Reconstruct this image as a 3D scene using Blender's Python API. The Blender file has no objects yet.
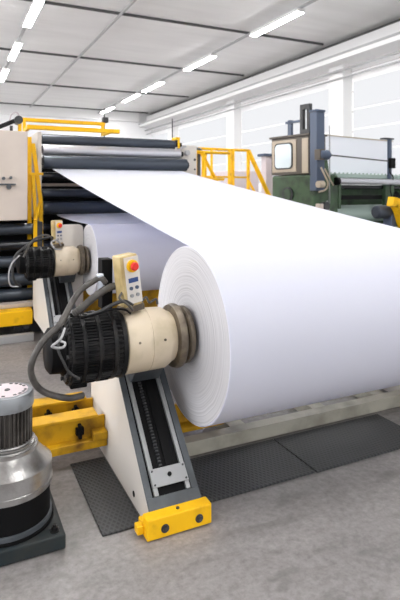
import bpy, bmesh, math, random
from mathutils import Vector, Matrix
random.seed(4)
PI = math.pi
S = bpy.context.scene
C = S.collection

# ------------------------------------------------------------------ materials
def mat(name, col, rough=0.5, metal=0.0, col2=None, nscale=6.0, lo=0.4, hi=0.65, bump=0.0, bscale=60.0, spec=0.5, detail=6.0):
    m = bpy.data.materials.new(name); m.use_nodes = True
    nt = m.node_tree; b = nt.nodes['Principled BSDF']
    b.inputs['Base Color'].default_value = (*col, 1)
    b.inputs['Roughness'].default_value = rough
    b.inputs['Metallic'].default_value = metal
    b.inputs['Specular IOR Level'].default_value = spec
    tc = nt.nodes.new('ShaderNodeTexCoord')
    if col2 is not None:
        n = nt.nodes.new('ShaderNodeTexNoise'); n.inputs['Scale'].default_value = nscale; n.inputs['Detail'].default_value = detail
        nt.links.new(tc.outputs['Object'], n.inputs['Vector'])
        r = nt.nodes.new('ShaderNodeValToRGB')
        r.color_ramp.elements[0].position = lo; r.color_ramp.elements[0].color = (*col, 1)
        r.color_ramp.elements[1].position = hi; r.color_ramp.elements[1].color = (*col2, 1)
        nt.links.new(n.outputs['Fac'], r.inputs['Fac']); nt.links.new(r.outputs['Color'], b.inputs['Base Color'])
    if bump:
        n = nt.nodes.new('ShaderNodeTexNoise'); n.inputs['Scale'].default_value = bscale
        nt.links.new(tc.outputs['Object'], n.inputs['Vector'])
        bp = nt.nodes.new('ShaderNodeBump'); bp.inputs['Strength'].default_value = bump; bp.inputs['Distance'].default_value = 0.01
        nt.links.new(n.outputs['Fac'], bp.inputs['Height']); nt.links.new(bp.outputs['Normal'], b.inputs['Normal'])
    return m

M = {}
M['paper'] = mat('paper', (0.76, 0.755, 0.83), 0.7, spec=0.15)
M['web'] = mat('thin_paper_web', (0.86, 0.86, 0.91), 0.7, spec=0.1)
_nt = M['web'].node_tree; _t = _nt.nodes.new('ShaderNodeBsdfTranslucent'); _t.inputs['Color'].default_value = (0.74, 0.78, 0.95, 1)
_m = _nt.nodes.new('ShaderNodeMixShader'); _m.inputs[0].default_value = 0.36
_nt.links.new(_nt.nodes['Principled BSDF'].outputs[0], _m.inputs[1]); _nt.links.new(_t.outputs[0], _m.inputs[2])
_nt.links.new(_m.outputs[0], _nt.nodes['Material Output'].inputs['Surface'])
M['cream'] = mat('cream_paint', (0.64, 0.54, 0.40), 0.38, col2=(0.42, 0.35, 0.22), nscale=5, lo=0.48, hi=0.75)
M['offwhite'] = mat('offwhite_paint', (0.68, 0.64, 0.59), 0.45, col2=(0.62, 0.57, 0.50), nscale=3, lo=0.52, hi=0.85)
M['panelwhite'] = mat('cabinet_paint', (0.62, 0.54, 0.47), 0.5, col2=(0.56, 0.48, 0.42), nscale=2)
M['railbeige'] = mat('beige_rail_paint', (0.46, 0.44, 0.37), 0.5, col2=(0.28, 0.26, 0.21), nscale=6, lo=.45, hi=.75)
M['yellow'] = mat('yellow_paint', (0.90, 0.50, 0.008), 0.45, col2=(0.55, 0.27, 0.01), nscale=9, lo=0.56, hi=0.82, spec=.25)
M['dirtyyellow'] = mat('worn_yellow_paint', (0.62, 0.34, 0.008), 0.5, col2=(0.16, 0.075, 0.012), nscale=7, lo=0.44, hi=0.75, spec=.3)
M['safety'] = mat('bright_yellow_paint', (0.86, 0.50, 0.01), 0.5, spec=.25)
M['black'] = mat('black_paint', (0.006, 0.006, 0.007), 0.4, col2=(0.02, 0.019, 0.018), nscale=14, spec=.16)
M['rubber'] = mat('black_rubber', (0.004, 0.004, 0.0045), 0.6, spec=.12)
M['dark'] = mat('dark_steel', (0.025, 0.027, 0.03), 0.42, col2=(0.06, 0.06, 0.06), nscale=8, spec=.35)
M['slate'] = mat('slate_grey_paint', (0.075, 0.085, 0.095), 0.42, col2=(0.035, 0.04, 0.045), nscale=6, lo=.45, hi=.8)
M['rail'] = mat('ground_steel', (0.33, 0.335, 0.34), 0.35, 0.5)
M['alu'] = mat('cast_aluminium', (0.42, 0.415, 0.41), 0.30, 0.85, col2=(0.20, 0.18, 0.155), nscale=9, lo=.42, hi=.72, bump=.15)
M['greymotor'] = mat('motor_grey_paint', (0.27, 0.285, 0.30), 0.38, 0.3, col2=(0.16, 0.16, 0.16), nscale=12, lo=.5, hi=.8)
M['finmotor'] = mat('oily_fin_metal', (0.11, 0.10, 0.09), 0.38, 0.5, col2=(0.05, 0.045, 0.04), nscale=12)
M['bluegrey'] = mat('dark_base_paint', (0.018, 0.027, 0.031), 0.5, col2=(0.035, 0.037, 0.035), nscale=9, spec=.2)
M['bronze'] = mat('oxidised_steel', (0.20, 0.165, 0.12), 0.4, 0.45, col2=(0.10, 0.08, 0.06), nscale=15)
M['hose'] = mat('grey_hose', (0.085, 0.078, 0.07), 0.5, col2=(0.045, 0.04, 0.037), nscale=20)
M['hosedark'] = mat('dark_hose', (0.03, 0.03, 0.03), 0.5)
M['tan'] = mat('aged_tan_paint', (0.58, 0.45, 0.22), 0.45, col2=(0.38, 0.27, 0.10), nscale=9)
M['red'] = mat('red_button', (0.75, 0.03, 0.02), 0.35)
M['blue'] = mat('blue_label', (0.03, 0.07, 0.22), 0.5)
M['lilac'] = mat('pale_plastic', (0.62, 0.66, 0.74), 0.5)
M['rollerdark'] = mat('dark_roller', (0.045, 0.056, 0.075), 0.3, 0.3, spec=.5)
M['rollergrey'] = mat('chrome_roller', (0.50, 0.50, 0.54), 0.28, 0.6)
M['rollerblack'] = mat('black_roller', (0.008, 0.009, 0.012), 0.25, 0.1, spec=.4)
M['green'] = mat('machine_green', (0.04, 0.085, 0.036), 0.5, col2=(0.014, 0.028, 0.014), nscale=5, lo=.45, hi=.7)
M['palegreen'] = mat('pale_green', (0.33, 0.42, 0.38), 0.45)
M['steelblue'] = mat('blue_grey_steel', (0.06, 0.085, 0.14), 0.4)
M['beige'] = mat('beige_panel', (0.45, 0.38, 0.29), 0.5)
M['brownframe'] = mat('brown_frame', (0.09, 0.075, 0.06), 0.5)
M['glass'] = mat('window_glass', (0.55, 0.64, 0.68), 0.12)
M['curtain'] = mat('pale_guard_sheet', (0.80, 0.82, 0.88), 0.4)
M['wrap'] = mat('pallet_wrap', (0.62, 0.54, 0.56), 0.6)
M['galv'] = mat('galvanised', (0.42, 0.42, 0.43), 0.5, 0.3)
M['beamwhite'] = mat('white_beam_paint', (0.84, 0.835, 0.83), 0.7)
M['gap'] = mat('dark_gap', (0.10, 0.10, 0.10), 0.8)
M['wall'] = mat('white_wall', (0.90, 0.90, 0.905), 0.85)

# wall with horizontal panel joints
def line_wall():
    m = mat('panel_wall', (0.90, 0.90, 0.905), 0.85); nt = m.node_tree; b = nt.nodes['Principled BSDF']
    g = nt.nodes.new('ShaderNodeNewGeometry'); sx = nt.nodes.new('ShaderNodeSeparateXYZ')
    nt.links.new(g.outputs['Position'], sx.inputs[0])
    md = nt.nodes.new('ShaderNodeMath'); md.operation = 'MODULO'; md.inputs[1].default_value = 0.56
    nt.links.new(sx.outputs['Z'], md.inputs[0])
    lt = nt.nodes.new('ShaderNodeMath'); lt.operation = 'LESS_THAN'; lt.inputs[1].default_value = 0.03
    nt.links.new(md.outputs[0], lt.inputs[0])
    mx = nt.nodes.new('ShaderNodeMix'); mx.data_type = 'RGBA'
    mx.inputs['A'].default_value = (0.90, 0.90, 0.905, 1); mx.inputs['B'].default_value = (0.55, 0.53, 0.53, 1)
    nt.links.new(lt.outputs[0], mx.inputs['Factor']); nt.links.new(mx.outputs['Result'], b.inputs['Base Color'])
    return m
M['panelwall'] = line_wall()

def roll_face():
    m = mat('paper_edge', (0.7, 0.7, 0.72), 0.75, spec=.2); nt = m.node_tree; b = nt.nodes['Principled BSDF']
    tc = nt.nodes.new('ShaderNodeTexCoord'); sp = nt.nodes.new('ShaderNodeSeparateXYZ'); nt.links.new(tc.outputs['Object'], sp.inputs[0])
    cb = nt.nodes.new('ShaderNodeCombineXYZ'); nt.links.new(sp.outputs['Y'], cb.inputs[0]); nt.links.new(sp.outputs['Z'], cb.inputs[1])
    ln = nt.nodes.new('ShaderNodeVectorMath'); ln.operation = 'LENGTH'; nt.links.new(cb.outputs[0], ln.inputs[0])
    # wobble of the wound layers
    nz = nt.nodes.new('ShaderNodeTexNoise'); nz.inputs['Scale'].default_value = 3.5; nt.links.new(tc.outputs['Object'], nz.inputs['Vector'])
    ml = nt.nodes.new('ShaderNodeMath'); ml.operation = 'MULTIPLY_ADD'; ml.inputs[1].default_value = 0.035
    nt.links.new(nz.outputs['Fac'], ml.inputs[0]); nt.links.new(ln.outputs['Value'], ml.inputs[2])
    n1 = nt.nodes.new('ShaderNodeTexNoise'); n1.noise_dimensions = '1D'; n1.inputs['Scale'].default_value = 95; n1.inputs['Detail'].default_value = 3
    nt.links.new(ml.outputs[0], n1.inputs['W'])
    n2 = nt.nodes.new('ShaderNodeTexNoise'); n2.inputs['Scale'].default_value = 2.2; nt.links.new(tc.outputs['Object'], n2.inputs['Vector'])
    r = nt.nodes.new('ShaderNodeValToRGB')
    r.color_ramp.elements[0].position = .32; r.color_ramp.elements[0].color = (0.47, 0.465, 0.49, 1)
    r.color_ramp.elements[1].position = .62; r.color_ramp.elements[1].color = (0.64, 0.635, 0.66, 1)
    nt.links.new(n1.outputs['Fac'], r.inputs['Fac'])
    mx = nt.nodes.new('ShaderNodeMix'); mx.data_type = 'RGBA'; mx.inputs['A'].default_value = (0.60, 0.595, 0.62, 1)
    r2 = nt.nodes.new('ShaderNodeValToRGB'); r2.color_ramp.elements[0].position = .35; r2.color_ramp.elements[1].position = .62
    nt.links.new(n2.outputs['Fac'], r2.inputs['Fac'])
    nt.links.new(r2.outputs['Color'], mx.inputs['Factor']); nt.links.new(r.outputs['Color'], mx.inputs['B'])
    nt.links.new(mx.outputs['Result'], b.inputs['Base Color'])
    bp = nt.nodes.new('ShaderNodeBump'); bp.inputs['Strength'].default_value = .25; bp.inputs['Distance'].default_value = .004
    nt.links.new(n1.outputs['Fac'], bp.inputs['Height']); nt.links.new(bp.outputs['Normal'], b.inputs['Normal'])
    return m
M['edge'] = roll_face()

def floor_mat():
    m = mat('concrete_floor', (0.3, 0.3, 0.3), 0.42); nt = m.node_tree; b = nt.nodes['Principled BSDF']
    g = nt.nodes.new('ShaderNodeNewGeometry')
    n1 = nt.nodes.new('ShaderNodeTexNoise'); n1.inputs['Scale'].default_value = 1.3; n1.inputs['Detail'].default_value = 8; n1.inputs['Roughness'].default_value = .65
    n2 = nt.nodes.new('ShaderNodeTexNoise'); n2.inputs['Scale'].default_value = 28; n2.inputs['Detail'].default_value = 6; n2.inputs['Roughness'].default_value = .7
    n3 = nt.nodes.new('ShaderNodeTexNoise'); n3.inputs['Scale'].default_value = 3.1; n3.inputs['Detail'].default_value = 5
    mp = nt.nodes.new('ShaderNodeMapping'); mp.inputs['Scale'].default_value = (1, 3.2, 1); mp.inputs['Rotation'].default_value = (0, 0, .4)
    nt.links.new(g.outputs['Position'], mp.inputs['Vector']); nt.links.new(mp.outputs[0], n3.inputs['Vector'])
    for n in (n1, n2): nt.links.new(g.outputs['Position'], n.inputs['Vector'])
    r = nt.nodes.new('ShaderNodeValToRGB')
    r.color_ramp.elements[0].position = .3; r.color_ramp.elements[0].color = (0.205, 0.19, 0.185, 1)
    r.color_ramp.elements[1].position = .72; r.color_ramp.elements[1].color = (0.36, 0.335, 0.328, 1)
    nt.links.new(n1.outputs['Fac'], r.inputs['Fac'])
    mx = nt.nodes.new('ShaderNodeMix'); mx.data_type = 'RGBA'; mx.blend_type = 'MULTIPLY'; mx.inputs['Factor'].default_value = 1
    r2 = nt.nodes.new('ShaderNodeValToRGB'); r2.color_ramp.elements[0].position = .3; r2.color_ramp.elements[0].color = (.62, .62, .62, 1); r2.color_ramp.elements[1].position = .7
    r2.color_ramp.elements[1].color = (1.1, 1.1, 1.1, 1)
    nt.links.new(n2.outputs['Fac'], r2.inputs['Fac'])
    nt.links.new(r.outputs['Color'], mx.inputs['A']); nt.links.new(r2.outputs['Color'], mx.inputs['B'])
    m2 = nt.nodes.new('ShaderNodeMix'); m2.data_type = 'RGBA'
    r3 = nt.nodes.new('ShaderNodeValToRGB'); r3.color_ramp.elements[0].position = .54; r3.color_ramp.elements[0].color = (0, 0, 0, 1)
    r3.color_ramp.elements[1].position = .72; r3.color_ramp.elements[1].color = (.55, .55, .55, 1)
    nt.links.new(n3.outputs['Fac'], r3.inputs['Fac'])
    nt.links.new(mx.outputs['Result'], m2.inputs['A']); m2.inputs['B'].default_value = (0.10, 0.095, 0.09, 1)
    nt.links.new(r3.outputs['Color'], m2.inputs['Factor'])
    nt.links.new(m2.outputs['Result'], b.inputs['Base Color'])
    return m
M['floor'] = floor_mat()

def ceil_mat():
    m = mat('concrete_ceiling', (0.4, 0.4, 0.4), 0.9); nt = m.node_tree; b = nt.nodes['Principled BSDF']
    g = nt.nodes.new('ShaderNodeNewGeometry'); mp = nt.nodes.new('ShaderNodeMapping'); mp.inputs['Scale'].default_value = (.25, 1.5, 1)
    n = nt.nodes.new('ShaderNodeTexNoise'); n.inputs['Scale'].default_value = 1.6; n.inputs['Detail'].default_value = 6
    nt.links.new(g.outputs['Position'], mp.inputs['Vector']); nt.links.new(mp.outputs[0], n.inputs['Vector'])
    r = nt.nodes.new('ShaderNodeValToRGB')
    r.color_ramp.elements[0].position = .3; r.color_ramp.elements[0].color = (0.80, 0.795, 0.79, 1)
    r.color_ramp.elements[1].position = .7; r.color_ramp.elements[1].color = (0.88, 0.875, 0.87, 1)
    nt.links.new(n.outputs['Fac'], r.inputs['Fac']); nt.links.new(r.outputs['Color'], b.inputs['Base Color'])
    return m
M['ceiling'] = ceil_mat()

def mat_mat():
    # diamond herringbone tread
    m = mat('tread_mat', (0.035, 0.037, 0.04), 0.55); nt = m.node_tree; b = nt.nodes['Principled BSDF']
    g = nt.nodes.new('ShaderNodeNewGeometry')
    outs = []
    for a in (.5, -.5):
        mp = nt.nodes.new('ShaderNodeMapping'); mp.inputs['Rotation'].default_value = (0, 0, a)
        w = nt.nodes.new('ShaderNodeTexWave'); w.inputs['Scale'].default_value = 13; w.inputs['Distortion'].default_value = .8
        nt.links.new(g.outputs['Position'], mp.inputs['Vector']); nt.links.new(mp.outputs[0], w.inputs['Vector']); outs.append(w.outputs['Fac'])
    mn = nt.nodes.new('ShaderNodeMath'); mn.operation = 'MAXIMUM'; nt.links.new(outs[0], mn.inputs[0]); nt.links.new(outs[1], mn.inputs[1])
    r = nt.nodes.new('ShaderNodeValToRGB'); r.color_ramp.elements[0].position = .5; r.color_ramp.elements[0].color = (0.020, 0.021, 0.023, 1)
    r.color_ramp.elements[1].position = .97; r.color_ramp.elements[1].color = (0.05, 0.052, 0.054, 1)
    nt.links.new(mn.outputs[0], r.inputs['Fac']); nt.links.new(r.outputs['Color'], b.inputs['Base Color'])
    bp = nt.nodes.new('ShaderNodeBump'); bp.inputs['Strength'].default_value = .25; bp.inputs['Distance'].default_value = .01
    nt.links.new(mn.outputs[0], bp.inputs['Height']); nt.links.new(bp.outputs['Normal'], b.inputs['Normal'])
    return m
M['tread'] = mat_mat()

def emit(name, col, s):
    m = bpy.data.materials.new(name); m.use_nodes = True; nt = m.node_tree; nt.nodes.clear()
    e = nt.nodes.new('ShaderNodeEmission'); e.inputs['Color'].default_value = (*col, 1); e.inputs['Strength'].default_value = s
    o = nt.nodes.new('ShaderNodeOutputMaterial'); nt.links.new(e.outputs[0], o.inputs[0]); return m
M['tube'] = emit('fluorescent_tube', (1.0, 0.99, 0.98), 62.0)
M['glazing'] = emit('daylit_glazing', (0.96, 0.97, 1.0), 0.66)
M['fillglazing'] = emit('fill_glazing', (0.97, 0.975, 1.0), 5.0)  # emitter for the added side-fill panes, not seen glazing

# ------------------------------------------------------------------ mesh helpers
OFF = {}
def nb(): return bmesh.new()
def box(bm, x0, x1, y0, y1, z0, z1):
    v = [bm.verts.new(p) for p in ((x0,y0,z0),(x1,y0,z0),(x1,y1,z0),(x0,y1,z0),(x0,y0,z1),(x1,y0,z1),(x1,y1,z1),(x0,y1,z1))]
    for f in ((0,3,2,1),(4,5,6,7),(0,1,5,4),(1,2,6,5),(2,3,7,6),(3,0,4,7)): bm.faces.new([v[i] for i in f])
    return v
def tbox(bm, mtx, *a):
    for v in box(bm, *a): v.co = mtx @ v.co
def basis(d):
    d = Vector(d).normalized(); h = Vector((0,0,1)) if abs(d.z) < .95 else Vector((0,1,0))
    s = d.cross(h).normalized(); return d, s, s.cross(d)
def bar(bm, p, q, w, h):
    p = Vector(p); q = Vector(q); d, s, u = basis(q-p); vs = []
    for c in (p, q):
        for a, b in ((-1,-1),(1,-1),(1,1),(-1,1)): vs.append(bm.verts.new(c + s*a*w/2 + u*b*h/2))
    for f in ((3,2,1,0),(4,5,6,7),(0,1,5,4),(1,2,6,5),(2,3,7,6),(3,0,4,7)): bm.faces.new([vs[i] for i in f])
def lathe(bm, o, d, prof, n=40, fins=None):
    o = Vector(o); d, s, u = basis(d); rings = []
    for t, r in prof:
        ring = []
        for k in range(n):
            a = 2*PI*k/n; rr = r
            if fins and k % fins[0] >= fins[0]//2 and r > fins[2]: rr = r - fins[1]
            ring.append(bm.verts.new(o + d*t + s*math.cos(a)*rr + u*math.sin(a)*rr))
        rings.append(ring)
    fs = []
    for a, b in zip(rings, rings[1:]):
        for k in range(n):
            f = bm.faces.new((a[k], a[(k+1)%n], b[(k+1)%n], b[k])); f.smooth = fins is None; fs.append(f)
    c0 = bm.faces.new(rings[0][::-1]); c1 = bm.faces.new(rings[-1])
    return c0, c1
def cyl(bm, p, q, r, n=24):
    p = Vector(p); q = Vector(q); return lathe(bm, p, q-p, [(0, r), ((q-p).length, r)], n)
def prism(bm, poly, x0, x1):      # polygon in YZ, extruded along X
    a = [bm.verts.new((x0, y, z)) for y, z in poly]; b = [bm.verts.new((x1, y, z)) for y, z in poly]
    bm.faces.new(a[::-1]); bm.faces.new(b); n = len(poly)
    for k in range(n): bm.faces.new((a[k], a[(k+1)%n], b[(k+1)%n], b[k]))
def smooth_path(pts, sub=8):
    P = [Vector(p) for p in pts]; P = [2*P[0]-P[1]] + P + [2*P[-1]-P[-2]]; out = []
    for i in range(1, len(P)-2):
        for k in range(sub):
            t = k/sub; a, b, c, d = P[i-1:i+3]
            out.append(0.5*((2*b)+(c-a)*t+(2*a-5*b+4*c-d)*t*t+(3*b-a-3*c+d)*t**3))
    out.append(P[-2]); return out
def tube(bm, pts, r, n=12, sub=8, ribs=0.0):
    P = smooth_path(pts, sub) if sub > 1 else [Vector(p) for p in pts]
    rings = []; s = None
    for i, p in enumerate(P):
        d = (P[min(i+1, len(P)-1)] - P[max(i-1, 0)]).normalized()
        if s is None: s = basis(d)[1]
        s = (s - d*s.dot(d)).normalized(); u = d.cross(s); rr = r + (ribs if i % 2 else 0)
        rings.append([bm.verts.new(p + s*math.cos(2*PI*k/n)*rr + u*math.sin(2*PI*k/n)*rr) for k in range(n)])
    for a, b in zip(rings, rings[1:]):
        for k in range(n):
            f = bm.faces.new((a[k], a[(k+1)%n], b[(k+1)%n], b[k])); f.smooth = True
    bm.faces.new(rings[0][::-1]); bm.faces.new(rings[-1])
def thing(name, label, cat, loc=(0,0,0), rz=0, group=None):
    o = bpy.data.objects.new(name, None); C.objects.link(o); o.empty_display_size = .1
    o.location = loc; o.rotation_euler = (0, 0, rz); o['label'] = label; o['category'] = cat
    if group: o['group'] = group
    OFF[o.name] = Vector(loc) if not rz else Vector((0,0,0)); return o
def obj(name, bm, m, parent=None, bevel=0.0, loc=None, label=None):
    off = OFF[parent.name] if parent is not None else (Vector(loc) if loc else Vector((0,0,0)))
    if off.length: bmesh.ops.translate(bm, verts=bm.verts, vec=-off)
    bmesh.ops.recalc_face_normals(bm, faces=bm.faces)
    for e in bm.edges:
        if len(e.link_faces) == 2 and e.calc_face_angle(0) > math.radians(33): e.smooth = False
    me = bpy.data.meshes.new(name); bm.to_mesh(me); bm.free()
    for mm in (m if isinstance(m, (list, tuple)) else [m]): me.materials.append(M[mm])
    o = bpy.data.objects.new(name, me); C.objects.link(o)
    if parent is not None: o.parent = parent; OFF[o.name] = off
    elif loc: o.location = loc
    if bevel:
        b = o.modifiers.new('bevel', 'BEVEL'); b.width = bevel; b.segments = 2; b.limit_method = 'ANGLE'; b.angle_limit = math.radians(50)
    if label: o['label'] = label
    return o
def tag(o, label, cat, group=None):
    o['label'] = label; o['category'] = cat
    if group: o['group'] = group
    return o
def struct(name, bm, m, bevel=0): o = obj(name, bm, m, None, bevel); o['kind'] = 'structure'; return o
def copy_tree(o, parent=None):
    c = o.copy(); C.objects.link(c)
    if parent is not None: c.parent = parent
    for ch in list(o.children): copy_tree(ch, c)
    return c
def B(*a): bm = nb(); box(bm, *a); return bm
def CY(p, q, r, n=24): bm = nb(); cyl(bm, p, q, r, n); return bm

# ------------------------------------------------------------------ the hall
XW, YB, HC = 10.21, 27.4, 6.0
struct('floor', B(-9.2, XW+.2, -9, YB+.2, -.2, 0), 'floor')
struct('ceiling', B(-9.2, XW+.2, -4.5, YB+.2, HC, HC+.2), 'ceiling')
struct('wall_right', B(XW, XW+.2, -4.5, YB, 0, HC), 'panelwall')
struct('wall_back', B(-9.0, XW, YB, YB+.2, 0, HC), 'wall')
struct('wall_left', B(-9.2, -9.0, -4.5, YB, 0, HC), 'wall')
k = 0
for y0, y1 in ((-.2, 5.3), (5.9, 11.45), (12.05, 17.6), (18.2, 23.7), (24.3, 27.3)):
    for z0, z1 in ((2.0, 2.83), (2.88, 3.42), (3.47, 3.97), (4.02, 4.75)):
        k += 1; struct('window_%d' % k, B(XW-.03, XW-.002, y0+.1, y1-.1, z0, z1), 'glazing')
for y0, y1 in ((-2.5, 3.0), (4, 9.5), (10.5, 16), (17, 22.5)):
    k += 1; struct('window_%d' % k, B(-8.998, -8.97, y0, y1, 1.6, 4.9), 'fillglazing')  # glowing panes added on the unseen left wall as side fill light
n = 0
def trim(bm, m):
    global n; n += 1; return struct('trim_%d' % n, bm, m)
for y in (-.5, 5.6, 11.75, 17.9, 24.0): trim(B(XW-.32, XW-.001, y-.3, y+.3, 0, 5.24), 'beamwhite')
trim(B(XW-.32, XW-.001, -4.5, YB-.01, 5.36, 5.84), 'beamwhite')
trim(B(XW-.75, XW-.001, -4.5, YB-.01, 5.24, 5.36), 'beamwhite')
trim(B(XW-.10, XW-.001, -4.5, YB-.01, 5.85, 5.99), 'gap')
trim(B(XW-.78, XW-.66, -4.5, YB-.01, 5.361, 5.41), 'galv')
for y, zz in ((12.2, 0), (16.72, 0), (21.6, 0), (26.9, 0), (7.4, 0)):
    trim(B(-8.9, XW-.4, y-.022, y+.022, HC-.06, HC-.001), 'gap')
trim(B(3.69, 3.74, -4.4, YB-.01, HC-.11, HC-.061), 'galv')
trim(CY((XW-.42, -4.4, 5.06), (XW-.42, YB-.1, 5.06), .035, 10), 'galv')
trim(CY((XW-.36, -4.4, 4.86), (XW-.36, YB-.1, 4.86), .025, 10), 'galv')
trim(B(-8.9, XW-.8, YB-.25, YB-.001, 5.5, 5.99), 'beamwhite')

# fluorescent fittings hung in rows from the ceiling
def light(x, y, label):
    t = thing('ceiling_light', label, 'ceiling light', (x, y, HC-.28), group='fluorescent fittings under the ceiling')
    bm = nb(); prism(bm, [(-1.02, .08), (1.02, .08), (1.02, 0), (-1.02, 0)], -.10, .10)
    for v in bm.verts: v.co += Vector((x, y, HC-.28))
    obj('housing', bm, 'beamwhite', t, .01)
    obj('diffuser', B(x-.088, x+.088, y-1.0, y+1.0, HC-.287, HC-.2805), 'tube', t)
names = ['nearest', 'second', 'third', 'fourth', 'fifth', 'sixth', 'seventh', 'eighth']
rowR = [10.65, 14.9, 19.05, 21.7, 25.4]
rowL = [12.4, 16.0, 19.4, 23.5]
for i, y in enumerate(rowR): light(7.12, y, 'white fluorescent ceiling light, %s in view of the row nearer the crane beam' % names[i])
for i, y in enumerate(rowL): light(1.755, y, 'white fluorescent ceiling light, %s in view of the left row above the cabinet' % names[i])
for x in (7.12, 1.755, -3.9):
    ys = [-2.3, 2.5, 7.0] if x > 0 else [2.5, 7.0, 11.5, 16, 20.5]
    for y in ys:
        if x == 1.755 and y == 7.0: y = 8.0
        light(x, y, 'white fluorescent ceiling light outside the view of the photograph')
    b = trim(B(x-.035, x+.035, -4.4, YB-.3, HC-.199, HC-.16), 'galv')

# ------------------------------------------------------------------ paper roll and web
YR, ZR, RR = 2.83, 0.868, 0.51
XL, XR = 1.283, 3.20
def tangent(py, pz, cy, cz, r):
    d = Vector((py-cy, pz-cz)); L = d.length; a = math.atan2(d.y, d.x) + math.acos(r/L)
    return cy + r*math.cos(a), cz + r*math.sin(a), a
def make_roll(name, label, cy, cz, r, py, pz, xl, xr, wraps, turn=205):
    t = thing(name, label, 'paper roll', ((xl+xr)/2, cy, cz))
    bm = nb(); e = .004
    lathe(bm, (xl, cy, cz), (1,0,0), [(0, r-e), (e, r), (xr-xl-e, r), (xr-xl, r-e)], 128)
    bm.faces.ensure_lookup_table()
    for f in bm.faces:
        if len(f.verts) > 4: f.material_index = 1
    o = obj('wound_paper', bm, ['paper', 'edge'], t)
    ty, tz, a = tangent(py, pz, cy, cz, r+.0025)
    rw = r + .0025; up = []
    for k in range(64, 0, -1):
        b = a + math.radians(turn)*k/64; up.append((cy + rw*math.cos(b), cz + rw*math.sin(b)))
    up.append((ty, tz))
    for k in range(1, 25):
        f = k/24; up.append((ty + (py-ty)*f, tz + (pz-tz)*f - .012*math.sin(PI*f)))
    up += wraps
    bm = nb(); th = .0016; top = []; bot = []
    for i, (y, z) in enumerate(up):
        y0, z0 = up[max(i-1, 0)]; y1, z1 = up[min(i+1, len(up)-1)]
        dn = Vector((-(z1-z0), y1-y0)).normalized()
        top.append((y+dn.x*th, z+dn.y*th)); bot.append((y-dn.x*th, z-dn.y*th))
    L = [[bm.verts.new((x, y, z)) for (y, z) in row] for row in (top, bot) for x in (xl, xr)]
    tl, tr, bl, br = L
    for i in range(len(up)-1):
        for q in ((tl[i], tr[i], tr[i+1], tl[i+1]), (bl[i], bl[i+1], br[i+1], br[i]), (tl[i], tl[i+1], bl[i+1], bl[i]), (tr[i], br[i], br[i+1], tr[i+1])): bm.faces.new(q).smooth = True
    bm.faces.new((tl[0], bl[0], br[0], tr[0])); bm.faces.new((tl[-1], tr[-1], br[-1], bl[-1]))
    obj('paper_web', bm, 'web', t)
    bm = nb(); lathe(bm, (xl-.0008, cy, cz), (1,0,0), [(0, .07), (xr-xl+.04, .07)], 32)
    obj('core_tube', bm, 'bronze', t, label='brown core tube')
    return t
make_roll('paper_roll', 'huge white paper roll in front, its web running up over the top rollers', YR, ZR, RR, 7.24, 2.005, XL, XR, [(7.34, 2.03), (7.40, 2.10)])
Y2, Z2, R2 = 5.50, 0.99, 0.37
make_roll('paper_roll', 'smaller white paper roll behind, in the shade of the big web', Y2, Z2, R2, 7.24, 1.385, XL+.058, XR, [(7.34, 1.41), (7.40, 1.48)], 4)

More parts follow.
